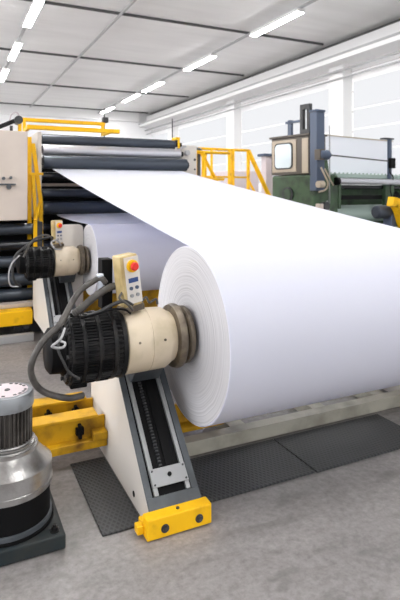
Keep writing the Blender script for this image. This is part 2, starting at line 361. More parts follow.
# ------------------------------------------------------------------ reel stand (slanted wedge with slideway)
SX0, SX1 = .91, 1.195
SL = math.radians(44.5); SY, SZ = 2.485, .10
def slant(x, v, w):      # v up the slope, w out of it
    return Vector((x, SY + v*math.cos(SL) - w*math.sin(SL), SZ + v*math.sin(SL) + w*math.cos(SL)))
SM = Matrix(((1,0,0,0),(0,math.cos(SL),-math.sin(SL),SY),(0,math.sin(SL),math.cos(SL),SZ),(0,0,0,1)))
def sbox(bm, x0, x1, v0, v1, w0, w1): tbox(bm, SM, x0, x1, v0, v1, w0, w1)
def make_stand(label):
    t = thing('reel_stand', label, 'reel stand', (1.05, 3.0, 0), group='slanted stands that carry the paper rolls')
    VT = 1.0
    top = slant(0, VT, 0)
    bm = nb(); prism(bm, [(SY, .03), (SY, SZ), (top.y, top.z), (3.66, top.z), (3.66, .006), (SY+.06, .006)], SX0, SX1)
    obj('wedge_body', bm, 'offwhite', t, .004)
    for x0, x1 in ((SX0-.002, SX0+.032), (SX1-.036, SX1+.002)):
        bm = nb(); sbox(bm, x0, x1, -.02, VT-.02, 0, .010); obj('edge_strip', bm, 'slate', t, .002)
    bm = nb(); sbox(bm, SX0-.002, SX1+.002, -.045, .055, 0, .014); obj('bottom_strip', bm, 'slate', t, .002)
    bm = nb(); sbox(bm, SX0+.034, SX1-.038, .055, VT-.03, 0, .006); obj('slide_bed', bm, 'rubber', t)
    for x in (SX0+.052, SX1-.056):
        bm = nb(); sbox(bm, x-.012, x+.012, .055, VT-.03, .006, .022); obj('guide_rail', bm, 'rail', t, .002)
    bm = nb(); xm = (SX0+SX1)/2
    for k in range(44): sbox(bm, xm-.040, xm-.022, .14+k*.018, .149+k*.018, .006, .018)
    obj('toothed_rack', bm, 'dark', t)
    bm = nb(); sbox(bm, xm+.0, xm+.05, .14, VT-.05, .006, .014); obj('rack_cover', bm, 'rubber', t, .002)
    bm = nb(); sbox(bm, SX0+.04, SX1-.045, .092, .182, .023, .031); o = obj('end_plate', bm, 'rail', t, .002)
    for x, v in ((SX0+.052, .103), (SX1-.058, .103), (SX0+.052, .170), (SX1-.058, .170)):
        b2 = nb(); cyl(b2, slant(x, v, .031), slant(x, v, .036), .005, 10); obj('screw', b2, 'dark', o)
    b2 = nb(); cyl(b2, slant(xm, .14, .031), slant(xm, .14, .037), .011, 16); obj('plug', b2, 'rubber', o)
    # hole in the side
    obj('side_hole', CY((SX0-.003, 2.72, .07), (SX0+.002, 2.72, .07), .016, 16), 'rubber', t)
    # yellow buffer foot
    bm = nb(); box(bm, .872, 1.222, 2.405, 2.478, .006, .108); box(bm, .872, 1.222, 2.478, 2.54, .006, .06)
    f = obj('buffer_foot', bm, 'yellow', t, .006)
    for x in (.965, 1.150):
        b2 = nb(); lathe(b2, (x, 2.405, .050), (0,-1,0), [(0, .021), (.004, .021), (.0045, .014), (.012, .014)], 20); obj('bolt', b2, 'dark', f)
    b2 = nb(); cyl(b2, (1.047, 2.44, .108), (1.047, 2.44, .114), .009, 12); obj('bolt', b2, 'dark', f)
    b2 = nb(); box(b2, .838, .872, 2.45, 2.50, .02, .06); obj('foot_lug', b2, 'yellow', f, .004)
    return t
stand1 = make_stand('white wedge-shaped reel stand with yellow foot carrying the big roll')
stand2 = copy_tree(stand1); stand2.location.y += 2.77; stand2.location.z = .22
tag(obj('plinth', B(1.0, 1.18, 5.45, 6.2, .002, .219), 'railbeige', None, .004), 'low beige plinth under the farther reel stand', 'plinth')
stand2['label'] = 'white wedge-shaped reel stand farther back behind the near hoses'
# matching stand on the far side
stand3 = copy_tree(stand1); stand3.location.x += 2.46
stand3['label'] = 'white reel stand at the right-hand end of the big roll'

# ------------------------------------------------------------------ drive unit
def make_drive(label, cy, cz, dz=0):
    t = thing('reel_drive', label, 'drive motor', (1.0, cy, cz), group='drives at the left ends of the rolls')
    ax = (1, 0, 0)
    o = lambda x: (x-.032 if x < 1.15 else x, cy, cz)
    # black finned motor
    bm = nb(); lathe(bm, o(.585), ax, [(0, .168), (.012, .182), (.292, .182), (.304, .172)], 176, fins=(4, .011, .17))
    mt = obj('motor_housing', bm, 'black', t)
    for x in (.655, .735, .815):
        b2 = nb(); lathe(b2, o(x), ax, [(0, .180), (.003, .186), (.022, .186), (.025, .180)], 64); obj('housing_ring', b2, 'black', mt)
    for a0 in (100, 150, 40):     # vent panels with slots
        b2 = nb()
        for i in range(3):
            for k in range(5):
                a = math.radians(a0 + k*5); R = Matrix.Rotation(a, 4, 'X'); Tm = Matrix.Translation(o(0)) @ R
                tbox(b2, Tm, (.63-.032)+i*.075, (.69-.032)+i*.075, -.0055, .0055, .176, .188)
        obj('vent_slots', b2, 'rubber', mt)
    bm = nb(); lathe(bm, o(.597), ax, [(0, .186), (.014, .187)], 64); obj('rear_flange', bm, 'black', mt)
    bm = nb(); lathe(bm, o(.862), ax, [(0, .176), (.006, .186), (.028, .186), (.030, .17)], 64); obj('front_flange', bm, 'black', t)
    # rear cover
    bm = nb(); lathe(bm, o(.492), ax, [(0, .05), (.004, .095), (.02, .118), (.075, .122), (.085, .135), (.115, .140)], 48); rc = obj('rear_cover', bm, 'rubber', t)
    for k in range(8):
        a = k*PI/4; b2 = nb(); p = Vector(o(.574)) + Vector((0, .155*math.cos(a), .155*math.sin(a))); cyl(b2, p, p+Vector((.014, 0, 0)), .011, 8); obj('bolt', b2, 'dark', rc)
    bm = nb(); box(bm, .58, .67, cy-.06, cy+.03, cz-.20, cz-.13); obj('terminal_box', bm, 'rubber', t, .006)
    # cream gearbox drum
    bm = nb(); lathe(bm, o(.892), ax, [(0, .165), (.008, .177), (.012, .177), (.14, .174), (.143, .1715), (.146, .174), (.245, .170), (.262, .160), (.285, .145), (.300, .14)], 72)
    dr = obj('gear_drum', bm, 'cream', t)
    for x, a in ((.955, 80), (1.10, 80)):
        a = math.radians(a+90); d = Vector((0, math.cos(a), math.sin(a))); b2 = nb(); p = Vector(o(x)) + d*.172; cyl(b2, p, p+d*.006, .007, 10); obj('screw', b2, 'bronze', dr)
    # chuck rings
    bm = nb(); lathe(bm, o(1.158), ax, [(0, .15), (.006, .176), (.030, .184), (.046, .180), (.052, .130), (.060, .128), (.064, .156), (.074, .166), (.098, .164), (.106, .150), (.112, .10)], 72)
    obj('chuck', bm, 'bronze', t)
    bm = nb(); lathe(bm, o(1.268), ax, [(0, .12), (.013, .12)], 48); obj('chuck_face', bm, 'rubber', t)
    # carriage to the slideway: block tilted along the slope
    Tm = Matrix.Translation((0, cy - YR, cz - ZR)) @ SM
    bm = nb(); tbox(bm, Tm, .965, 1.14, .67, .91, .024, .19); obj('carriage', bm, 'slate', t, .005)
    return t
drive1 = make_drive('black finned motor with cream drum gripping the big roll', YR, ZR)
drive2 = copy_tree(drive1); drive2.location = (1.0+.092, Y2, Z2); drive2.scale = (.87, .87, .87)
drive2['label'] = 'black finned motor with cream drum holding the smaller roll behind'

# control boxes on the drums
def make_control(label, x, y, z, tilt, sc=1):
    t = thing('control_box', label, 'control box', (x, y, z), group='push-button boxes on the drive drums')
    t.rotation_euler = (0, tilt, math.radians(12)); t.scale = (sc,)*3; OFF[t.name] = Vector((0,0,0))
    obj('foot_bracket', B(-.06, .07, -.04, .04, .0, .035), 'bronze', t, .004)
    h = obj('housing', B(-.055, .055, -.045, .045, .035, .315), 'tan', t, .008)
    obj('front_panel', B(-.034, .056, -.049, -.045, .05, .305), 'offwhite', t, .001)
    bm = nb(); lathe(bm, (.012, -.049, .255), (0,-1,0), [(0, .034), (.010, .034), (.012, .028)], 28); e = obj('button_collar', bm, 'safety', t, label='yellow collar of the stop button')
    bm = nb(); lathe(bm, (.012, -.059, .255), (0,-1,0), [(0, .012), (.012, .012), (.014, .023), (.024, .023), (.030, .018)], 24); obj('stop_button', bm, 'red', e, label='red mushroom stop button')
    obj('label_plate', B(-.018, .040, -.052, -.049, .165, .190), 'blue', t)
    for k, zz in enumerate((.135, .095)):
        bm = nb()
        for xx in (-.008, .028): cyl(bm, (xx, -.049, zz), (xx, -.056, zz), .010, 14)
        obj('push_button', bm, 'steelblue' if k == 0 else 'rail', t)
    return t
make_control('cream push-button box with red stop button on the near drum', .910, YR-.05, ZR+.178, math.radians(-7))
make_control('small cream push-button box with red stop button on the far drum', 1.01, Y2-.05, Z2+.155, math.radians(-2), .85)
tt = thing('connector_box', 'black connector box with pale plug just left of the near control box', 'electrical box', (.83, YR+.06, ZR+.18))
obj('housing', B(.770, .830, YR+.02, YR+.11, ZR+.184, ZR+.46), 'rubber', tt, .004)
bm = nb(); cyl(bm, (.765, YR+.02, ZR+.30), (.755, YR+.01, ZR+.38), .020, 14); obj('plug', bm, 'lilac', tt)

# hoses
def hose(label, pts, r, m='hose', name='cable_hose', cat='hose', ribs=0):
    bm = nb(); tube(bm, pts, r, 12, 8, ribs)
    return tag(obj(name, bm, m, None, loc=tuple(pts[0])), label, cat)
hose('thick grey hose looping down behind the near motor from the black connector box',
     [(.785, 2.83, 1.20), (.765, 2.83, 1.225), (.745, 2.84, 1.225), (.719, 2.84, 1.214), (.642, 2.81, 1.176), (.584, 2.77, 1.115), (.515, 2.70, 1.034), (.43, 2.66, .975), (.372, 2.64, .89), (.372, 2.66, .802), (.43, 2.69, .711), (.551, 2.71, .652), (.64, 2.74, .640)], .016)
hose('thick ribbed grey hose curving from the near control box onto the motor',
     [(.875, 2.80, 1.165), (.850, 2.82, 1.182), (.784, 2.81, 1.172), (.701, 2.79, 1.130), (.645, 2.79, 1.085), (.600, 2.79, 1.055)], .019, ribs=.002)
hose('thin dark hose lying over the near motor below the thick hoses',
     [(.91, 2.74, 1.09), (.85, 2.72, 1.115), (.78, 2.72, 1.098), (.72, 2.71, 1.075), (.65, 2.70, 1.06)], .010, 'hosedark')
hose('thin grey cable bent over the top of the near drum',
     [(.90, 2.71, 1.065), (.87, 2.70, 1.10), (.83, 2.72, 1.135), (.87, 2.75, 1.165), (.92, 2.76, 1.15)], .007, 'hose')
hose('frayed pale cable end tied to the back of the near motor',
     [(.53, 2.66, 1.02), (.50, 2.60, .99), (.468, 2.55, .985), (.45, 2.56, .965), (.50, 2.59, .945), (.525, 2.62, .955), (.50, 2.63, .97)], .006, 'galv')
hose('short dark cable dangling behind the near motor',
     [(.52, 2.72, .98), (.50, 2.68, .92), (.52, 2.66, .86), (.55, 2.66, .80), (.60, 2.65, .76)], .007, 'hosedark')
hose('dark hose arching over the far motor and down its rear',
     [(.985, 5.45, 1.21), (.948, 5.42, 1.245), (.85, 5.38, 1.235), (.76, 5.34, 1.215), (.66, 5.28, 1.16), (.585, 5.27, 1.09), (.56, 5.27, .98), (.575, 5.28, .86), (.64, 5.32, .79)], .013, 'hosedark')
hose('grey cable looping off the top of the far motor',
     [(.97, 5.40, 1.19), (.90, 5.36, 1.27), (.80, 5.33, 1.26), (.72, 5.28, 1.20), (.66, 5.26, 1.08)], .010, 'hose')
hose('pale cable drooping from the rear of the far motor',
     [(.62, 5.24, 1.10), (.55, 5.22, 1.03), (.52, 5.22, .92), (.54, 5.24, .82), (.61, 5.26, .80)], .007, 'galv')

hose('thin pale cable looped on top of the far motor beside its push-button box',
     [(1.04, 5.42, 1.16), (.99, 5.36, 1.22), (.93, 5.33, 1.20), (.96, 5.31, 1.14), (1.02, 5.33, 1.13)], .008, 'galv')
hose('thin black cable running along the near motor to the foot of the push-button box',
     [(.62, 2.70, 1.055), (.70, 2.685, 1.07), (.78, 2.69, 1.085), (.85, 2.695, 1.075), (.885, 2.70, 1.05)], .006, 'rubber')
hose('pale coiled cable behind the foot of the near push-button box',
     [(.98, 2.84, 1.06), (1.02, 2.84, 1.10), (1.05, 2.86, 1.065), (1.09, 2.86, 1.08), (1.10, 2.86, 1.05)], .007, 'hose')

# ------------------------------------------------------------------ vertical gear motor at the left
gx, gy = .270, 2.775
t = thing('gear_motor', 'upright gear motor with silver dome on a dark base at the left edge', 'motor', (gx, gy, 0))
g = lambda z: (gx, gy, z)
UP = (0, 0, 1)
bs = obj('base_plate', B(gx-.24, gx+.24, gy-.24, gy+.24, .004, .075), 'bluegrey', t, .008)
for sx in (-1, 1):
    for sy in (-1, 1):
        bm = nb(); lathe(bm, (gx+sx*.195, gy+sy*.195, .075), UP, [(0, .024), (.005, .024), (.006, .017), (.020, .017), (.021, .009), (.032, .009)], 12)
        obj('anchor_bolt', bm, 'black', bs)
bm = nb(); lathe(bm, g(.075), UP, [(0, .222), (.012, .222), (.016, .207), (.026, .205), (.205, .203)], 64); obj('gear_case', bm, 'rubber', t)
bm = nb(); lathe(bm, g(.088), UP, [(0, .214), (.022, .214), (.024, .206)], 64); obj('lower_ring', bm, 'slate', t)
bm = nb(); lathe(bm, g(.248), UP, [(0, .200), (.004, .213), (.026, .214), (.028, .218), (.034, .218), (.036, .214), (.112, .214), (.118, .208), (.121, .200), (.178, .150), (.184, .146), (.200, .146), (.202, .138), (.208, .136)], 72)
obj('dome', bm, 'alu', t)
bm = nb(); lathe(bm, g(.4565), UP, [(0, .130), (.004, .134), (.012, .134), (.014, .122), (.02, .120)], 64); obj('collar', bm, 'alu', t)
bm = nb(); lathe(bm, g(.472), UP, [(0, .119), (.172, .119)], 144, fins=(4, .013, .11)); obj('finned_body', bm, 'finmotor', t)
bm = nb(); lathe(bm, g(.640), UP, [(0, .124), (.012, .127), (.058, .127), (.072, .120), (.076, .105), (.074, .10)], 64); fc = obj('fan_cover', bm, 'greymotor', t)
bm = nb(); lathe(bm, g(.7135), UP, [(0, .098), (.003, .098)], 48); gr = obj('cover_grille', bm, 'wrap', fc)
bm = nb()
for k in range(20):
    if k % 5 == 0: continue
    a = k*PI/10; tbox(bm, Matrix.Translation((gx, gy, 0)) @ Matrix.Rotation(a, 4, 'Z'), .080, .092, -.008, .008, .7166, .7178)
obj('grille_slots', bm, 'black', gr)
bm = nb(); lathe(bm, g(.7166), UP, [(0, .014), (.004, .012)], 16); obj('hub_screw', bm, 'dark', gr)

# ------------------------------------------------------------------ floor mats, rails, beams
G = 'tread mats laid along the front of the machine'
tag(obj('floor_mat', B(1.225, 2.005, 2.57, 3.03, .0015, .014), 'tread', None, .003), 'dark tread mat under the roll, next to the yellow foot', 'floor mat', G)
tag(obj('floor_mat', B(2.015, 2.95, 2.565, 3.03, .0015, .014), 'tread', None, .003), 'dark tread mat under the roll at the right edge', 'floor mat', G)
tag(obj('floor_mat', B(.69, .905, 2.545, 3.30, .0015, .012), 'tread', None, .003), 'narrow black mat left of the white wedge stand', 'floor mat', G)
t = thing('base_rail', 'beige steel floor rail just behind the tread mats', 'rail', (2.2, 3.12, 0))
obj('channel', B(1.21, 3.36, 3.075, 3.135, .002, .085), 'railbeige', t, .004)
obj('top_flange', B(1.21, 3.36, 3.065, 3.155, .086, .098), 'railbeige', t, .002)
t = thing('base_rail', 'beige steel floor rail farther under the roll', 'rail', (2.2, 3.62, 0))
obj('channel', B(1.21, 3.36, 3.60, 3.68, .002, .10), 'railbeige', t, .004)
for x in (1.75, 2.45, 3.05): obj('cross_block', B(x, x+.12, 3.17, 3.59, .002, .09), 'railbeige', t, .004)
t = thing('pedestal', 'beige pedestal block at the right end of the floor rails', 'pedestal', (3.5, 3.9, 0))
obj('block', B(3.38, 3.64, 3.68, 4.2, .002, .24), 'offwhite', t, .01)
obj('foot_plate', B(3.37, 3.65, 3.67, 4.22, .001, .02), 'railbeige', t, .003)

def yellow_beam(label, y, xl, xr, xs=None):
    t = thing('yellow_beam', label, 'steel beam', (0.5, y, .1), group='yellow transport beams beside the stand')
    obj('web', B(xl, xr, y+.055, y+.075, .155, .28), 'dirtyyellow', t, .003)
    obj('lower_flange', B(xl, xr, y, y+.16, .105, .155), 'dirtyyellow', t, .004)
    obj('upper_flange', B(xl, xr-.05, y+.03, y+.16, .28, .30), 'dirtyyellow', t, .004)
    for x in ((xs or []) ):
        bm = nb(); box(bm, x, x+.05, y+.025, y+.055, .19, .235); box(bm, x+.015, x+.035, y+.015, y+.06, .17, .255)
        obj('clamp', bm, 'rubber', t, .004)
    bm = nb(); box(bm, xr-.09, xr, y-.02, y+.10, .156, .205); obj('end_bracket', bm, 'dirtyyellow', t, .004)
    return t
yellow_beam('worn yellow beam left of the near stand, front one of the pair', 3.24, -.35, .908, [.72, .18])
yellow_beam('worn yellow beam left of the near stand, rear one of the pair', 3.54, -.35, .908, [.76, .58])
t = thing('yellow_beam', 'yellow beam behind the slideway under the big roll', 'steel beam', (1.6, 3.3, 0))
obj('web', B(1.20, 1.72, 3.29, 3.31, .11, .26), 'dirtyyellow', t, .003)
obj('lower_flange', B(1.20, 1.72, 3.20, 3.36, .101, .13), 'dirtyyellow', t, .003)
t = thing('yellow_beam', 'brown-yellow beam low under the smaller roll', 'steel beam', (2.0, 5.9, 0))
obj('web', B(1.20, 3.3, 5.9, 5.95, .30, .62), 'dirtyyellow', t, .003)
obj('flange', B(1.20, 3.3, 5.84, 6.0, .26, .30), 'dirtyyellow', t, .003)
for x in (1.21, 3.15): obj('leg', B(x, x+.14, 5.86, 5.98, .002, .26), 'dirtyyellow', t, .003)

# ------------------------------------------------------------------ roller frame behind
t = thing('roller_frame', 'tall frame of horizontal rollers feeding the white webs', 'machine', (2.2, 7.6, 0))
obj('side_frame', B(1.08, 1.13, 7.20, 8.25, .002, 2.50), 'offwhite', t, .006)
sf = obj('side_frame', B(3.24, 3.50, 7.40, 8.25, .002, 2.42), 'offwhite', t, .01)
for yy, zz, r in ((7.395, 2.20, .02), (7.395, 2.05, .014), (7.395, 1.93, .02)):
    obj('plate_hole', CY((3.46, yy+.001, zz), (3.46, yy-.004, zz), r, 12), 'dark', sf)
obj('back_panel', B(1.131, 3.239, 7.9, 7.98, .10, 2.2), 'rubber', t)
rl = [(7.42, 2.42, .065, 'rollerdark', 3.16), (7.36, 2.275, .072, 'rollergrey', 3.22), (7.30, 2.105, .092, 'rollerdark', 3.30), (7.36, 1.915, .055, 'rollerblack', 3.22),
      (7.38, 1.68, .062, 'rollerdark', 3.22), (7.32, 1.485, .092, 'rollerdark', 3.22), (7.40, 1.20, .07, 'rollerblack', 3.22), (7.40, .95, .08, 'rollerdark', 3.22)]
for y, z, r, m_, xr in rl:
    ro = None
    bm = nb(); lathe(bm, (1.165, y, z), (1,0,0), [(0, r-.004), (.004, r), (xr-1.17-.03, r), (xr-1.17-.026, r-.004)], 48); ro = obj('roller', bm, m_, t)
    bm = nb(); cyl(bm, (1.13, y, z), (1.166, y, z), r*.5, 20); obj('journal', bm, 'dark', ro)
    bm = nb(); cyl(bm, (xr-.03, y, z), (xr if y < 7.31 else 3.239, y, z), r*.55, 20); obj('journal', bm, 'rollerblack', ro)
    if r > .06:
        obj('bearing', B(1.131, 1.162, y-.05, y+.05, z-.05, z+.05), 'dark', ro, .004)
obj('top_bar', B(1.131, 3.239, 7.5, 7.6, 2.44, 2.50), 'rollerblack', t, .003)
obj('cross_bar', B(1.132, 3.238, 7.46, 7.52, 1.78, 1.82), 'beige', t, .003)
bm = nb(); box(bm, 3.12, 3.16, 7.34, 7.5, 2.49, 2.53); box(bm, 3.155, 3.185, 7.34, 7.36, 2.36, 2.53); obj('corner_bracket', bm, 'safety', t)
bm = nb(); bar(bm, (3.16, 7.37, 2.36), (3.30, 7.37, 2.40), .03, .03); cyl(bm, (3.32, 7.34, 2.30), (3.32, 7.40, 2.30), .04, 12); obj('lever', bm, 'galv', t)

# white panel behind far drum
t = thing('guard_panel', 'pale upright panel with rounded corner behind the far drum', 'panel', (1.2, 5.72, 0))
bm = nb(); ps = [(1.085, 1.05), (1.331, 1.05), (1.331, 1.30)] + [(1.281+.05*math.cos(a*PI/12), 1.30+.05*math.sin(a*PI/12)) for a in range(1, 7)] + [(1.085, 1.35)]
fa = [bm.verts.new((x, 5.70, z)) for x, z in ps]; fb = [bm.verts.new((x, 5.74, z)) for x, z in ps]; bm.faces.new(fa); bm.faces.new(fb[::-1])
for k in range(len(ps)): bm.faces.new((fa[k], fa[(k+1)%len(ps)], fb[(k+1)%len(ps)], fb[k]))
obj('panel', bm, 'offwhite', t)
obj('post', B(1.21, 1.331, 5.70, 5.74, .002, 1.049), 'offwhite', t, .004)

# top railings
t = thing('top_railing', 'double yellow railing along the top of the roller frame', 'railing', (2.0, 7.5, 2.5))
bm = nb(); bar(bm, (.93, 7.10, 2.54), (2.16, 7.10, 2.54), .07, .055); obj('lower_rail', bm, 'yellow', t, .005)
bm = nb(); bar(bm, (.93, 7.62, 2.70), (2.10, 7.62, 2.70), .06, .05); obj('upper_rail', bm, 'yellow', t, .005)
for x in (.96, 2.06):
    bm = nb(); bar(bm, (x, 7.60, 2.52), (x, 7.60, 2.70), .04, .04); obj('post', bm, 'yellow', t)
    bm = nb(); bar(bm, (x, 7.10, 2.54), (x, 7.62, 2.54), .04, .04); obj('tie', bm, 'yellow', t)
obj('latch', B(2.06, 2.14, 7.56, 7.66, 2.72, 2.80), 'dark', t, .01)
for x, z in ((2.12, 2.95), (3.22, 2.86)):
    tag(obj('thin_rod', CY((x, 7.72, 2.5), (x, 7.72, z), .010, 8), 'dark', None, loc=(x, 7.72, 2.5)), 'thin dark rod sticking up above the %s' % ('yellow railing' if x < 3 else 'right end of the rollers'), 'rod')

# cream cabinet at left, rollers and yellow beam underneath
t = thing('machine_cabinet', 'tall cream cabinet at the left edge above dark rollers', 'cabinet', (0, 7.2, 0))
obj('cabinet_body', B(-1.6, .875, 6.62, 8.2, 1.36, 2.43), 'panelwhite', t, .01)
b_ = obj('door_gap', B(.435, .440, 6.615, 6.621, 1.40, 2.40), 'beige', t)
bm = nb(); box(bm, .50, .74, 6.60, 6.618, 1.78, 1.80); cyl(bm, (.66, 6.60, 1.76), (.66, 6.56, 1.76), .028, 12); cyl(bm, (.60, 6.60, 1.86), (.60, 6.57, 1.86), .020, 10); cyl(bm, (.68, 6.60, 1.87), (.68, 6.57, 1.87), .018, 10)
obj('handle', bm, 'slate', t)
obj('lower_housing', B(-1.6, 1.05, 7.05, 8.2, .10, 1.355), 'rubber', t)
for z, r, m_ in ((1.24, .07, 'rollerdark'), (1.04, .07, 'rollerblack'), (.84, .07, 'rollerdark'), (.62, .08, 'rollerdark'), (.43, .075, 'rollerdark')):
    bm = nb(); lathe(bm, (-1.55, 6.86, z), (1,0,0), [(0, r), (2.55, r)], 40); obj('roller', bm, m_, t)
obj('end_plate', B(1.01, 1.07, 6.74, 7.2, .10, 1.33), 'dark', t, .004)
obj('sill', B(-1.6, 1.05, 6.56, 6.72, .33, .375), 'panelwhite', t, .004)
obj('yellow_beam', B(-1.6, .895, 6.34, 6.54, .17, .335), 'yellow', t, .01)
obj('under_beam', B(-1.6, 1.05, 6.56, 7.0, .02, .15), 'dark', t)
obj('kick_plate', B(-1.6, .895, 6.24, 6.33, .002, .085), 'galv', t, .004)
bm = nb(); cyl(bm, (.80, 6.44, .12), (.86, 6.44, .12), .05, 16); bar(bm, (.7, 6.44, .12), (.89, 6.44, .12), .03, .03); obj('wheel', bm, 'dark', t)

t = thing('safety_barrier', 'yellow upright barrier bars between the cabinet and the roller frame', 'barrier', (.97, 6.95, 0))
bm = nb(); bar(bm, (.945, 6.98, .05), (.945, 6.98, 2.40), .05, .05); obj('post', bm, 'yellow', t, .004)
bm = nb(); bar(bm, (.985, 6.97, 2.32), (1.085, 6.97, 1.55), .05, .045); obj('brace', bm, 'yellow', t, .004)
bm = nb(); bar(bm, (.98, 6.93, 1.93), (1.07, 6.93, .36), .045, .045); obj('brace', bm, 'yellow', t, .004)
bm = nb(); bar(bm, (1.085, 6.99, 1.55), (1.09, 6.99, .36), .05, .05); obj('post', bm, 'yellow', t, .004)
bm = nb(); bar(bm, (.94, 6.90, 1.93), (1.10, 6.90, 1.93), .03, .03); obj('cross_bar', bm, 'yellow', t)
bm = nb(); bar(bm, (.985, 6.762, .38), (.985, 6.762, 1.34), .045, .04); obj('lower_post', bm, 'yellow', t, .004)
bm = nb(); bar(bm, (.985, 6.762, 1.34), (1.075, 6.97, 1.56), .04, .04); obj('brace', bm, 'yellow', t, .004)
# black arm top left
t = thing('lamp_arm', 'black jointed arm resting on the cabinet top, upper left', 'arm', (.6, 6.8, 2.43))
bm = nb(); bar(bm, (.40, 6.72, 2.40), (.78, 6.72, 2.58), .05, .05); obj('arm', bm, 'black', t, .006)
bm = nb(); cyl(bm, (.78, 6.66, 2.57), (.78, 6.80, 2.57), .05, 16); obj('joint', bm, 'dark', t)
bm = nb(); bar(bm, (.80, 6.74, 2.432), (.80, 6.74, 2.56), .04, .04); obj('post', bm, 'yellow', t)
bm = nb(); tube(bm, [(.68, 6.72, 2.55), (.70, 6.71, 2.63), (.76, 6.70, 2.66), (.80, 6.70, 2.60)], .008, 8); obj('cable', bm, 'wrap', t)
bm = nb(); cyl(bm, (.70, 6.72, 2.435), (.70, 6.72, 2.50), .018, 10); obj('stub', bm, 'dark', t)

# ------------------------------------------------------------------ yellow stair railing right of frame
def pipe(t, name, pts, r=.028, m='yellow'):
    bm = nb(); tube(bm, pts, r, 10, 6 if len(pts) > 2 else 1); return obj(name, bm, m, t)
t = thing('stair_railing', 'yellow stair railing right of the rollers with a slanted handrail', 'railing', (4.9, 9.3, 0))
ZT = 2.55
pipe(t, 'top_rail', [(4.42, 9.3, ZT), (5.58, 9.3, ZT)]); pipe(t, 'middle_rail', [(4.42, 9.3, 2.0), (5.58, 9.3, 2.0)], .02)
for x in (4.72, 5.12, 5.20, 5.56): pipe(t, 'post', [(x, 9.3, .01), (x, 9.3, ZT)], .036 if x > 5 else .026)
pipe(t, 'handrail', [(5.56, 9.3, ZT), (6.00, 9.10, 1.50), (6.04, 9.08, 1.38)], .046)
pipe(t, 'lower_handrail', [(5.56, 9.3, 1.95), (5.85, 9.12, 1.3)], .026)
t = thing('cage_railing', 'yellow hooped cage railing beside the right side frame', 'railing', (4.1, 8.4, 0))
for x, y in ((3.80, 8.1), (3.95, 8.1), (4.06, 8.8)): pipe(t, 'post', [(x, y, .01), (x, y, 2.38)], .032)
pipe(t, 'top_rail', [(3.64, 8.1, 2.38), (4.45, 8.1, 2.38)]); pipe(t, 'middle_rail', [(3.64, 8.1, 1.92), (4.35, 8.1, 1.92)], .022)
pipe(t, 'hoop', [(3.66, 8.1, 2.36), (3.72, 8.1, 2.1), (3.82, 8.1, 1.95), (3.98, 8.1, 1.6)], .028)
pipe(t, 'brace', [(3.92, 8.1, 2.36), (4.50, 8.25, 1.55)], .030)
pipe(t, 'brace', [(4.06, 8.8, 2.38), (4.06, 8.1, 2.38)], .026)
pipe(t, 'post', [(4.33, 8.8, .01), (4.33, 8.8, 2.38)], .030); pipe(t, 'side_rail', [(4.06, 8.8, 2.38), (4.36, 8.8, 2.38)], .026)
t = thing('blower', 'dark round housing behind the yellow cage railing', 'blower', (3.95, 8.45, 0))
obj('leg', B(3.88, 3.95, 8.40, 8.48, .002, 1.9), 'dark', t)
bm = nb(); lathe(bm, (3.92, 8.44, 1.9), (0,0,1), [(0, .10), (.04, .13), (.48, .13), (.52, .15), (.56, .15), (.58, .12)], 32); obj('housing', bm, 'slate', t)

# pallets behind
def pallet(label, x0, x1, y0, h):
    t = thing('wrapped_pallet', label, 'pallet', ((x0+x1)/2, y0+.5, 0), group='wrapped pallets by the right wall')
    obj('pallet_base', B(x0, x1, y0, y0+1.1, .002, .14), 'beige', t, .01)
    obj('wrapped_stack', B(x0+.02, x1-.02, y0+.02, y0+1.08, .145, h), 'wrap', t, .03)
pallet('pinkish wrapped pallet seen through the yellow railing, left one', 6.0, 7.0, 12.6, 1.95)
pallet('taller pinkish wrapped pallet seen through the yellow railing', 7.1, 8.1, 12.9, 2.30)
t = thing('electrical_cabinet', 'narrow grey cabinet between the yellow railing and the green machine', 'cabinet', (5.9, 10.2, 0))
obj('body', B(6.44, 6.62, 10.0, 10.2, .05, 2.50), 'wrap', t, .01); obj('top_cap', B(6.36, 6.64, 9.96, 10.24, 2.502, 2.56), 'steelblue', t, .01)
obj('plinth', B(6.45, 6.61, 10.02, 10.18, .002, .05), 'dark', t)

# ------------------------------------------------------------------ green machine
t = thing('green_machine', 'green industrial machine with a windowed cab at the right', 'machine', (5.66, 7.27, 0), math.radians(10))
obj('base', B(0, 4.1, .02, 1.28, .002, 1.0), 'green', t, .01)
hb = obj('end_housing', B(0, .62, 0, 1.05, 1.002, 2.00), 'green', t, .03)
bm = nb(); cyl(bm, (-.03, .62, 1.66), (.01, .62, 1.66), .13, 24); obj('round_cover', bm, 'dark', hb)
bm = nb(); lathe(bm, (-.032, .62, 1.66), (-1,0,0), [(0, .095), (.01, .095)], 24); obj('cover_disc', bm, 'green', hb)
bm = nb(); box(bm, .64, 3.9, .75, 1.25, 1.002, 1.80); obj('back_panel', bm, 'green', t)
obj('end_housing', B(3.9, 4.1, 0, 1.28, 1.002, 1.95), 'green', t, .02)
cab = obj('cab', B(.0, .42, .12, 1.06, 2.01, 2.68), 'brownframe', t, .01)
obj('cab_panel', B(-.012, -.001, .42, 1.03, 2.06, 2.64), 'beige', cab)
obj('cab_panel', B(-.012, -.001, .14, .28, 2.03, 2.64), 'beige', cab)
bm = nb()
def rrect(bm, x0, x1, y0, y1, z0, z1, r, n=6):
    ps = []
    for cy_, cz_, a0 in ((y1-r, z1-r, 0), (y0+r, z1-r, 90), (y0+r, z0+r, 180), (y1-r, z0+r, 270)):
        for k in range(n+1): a = math.radians(a0+90*k/n); ps.append((cy_+r*math.cos(a), cz_+r*math.sin(a)))
    prism(bm, ps, x0, x1)
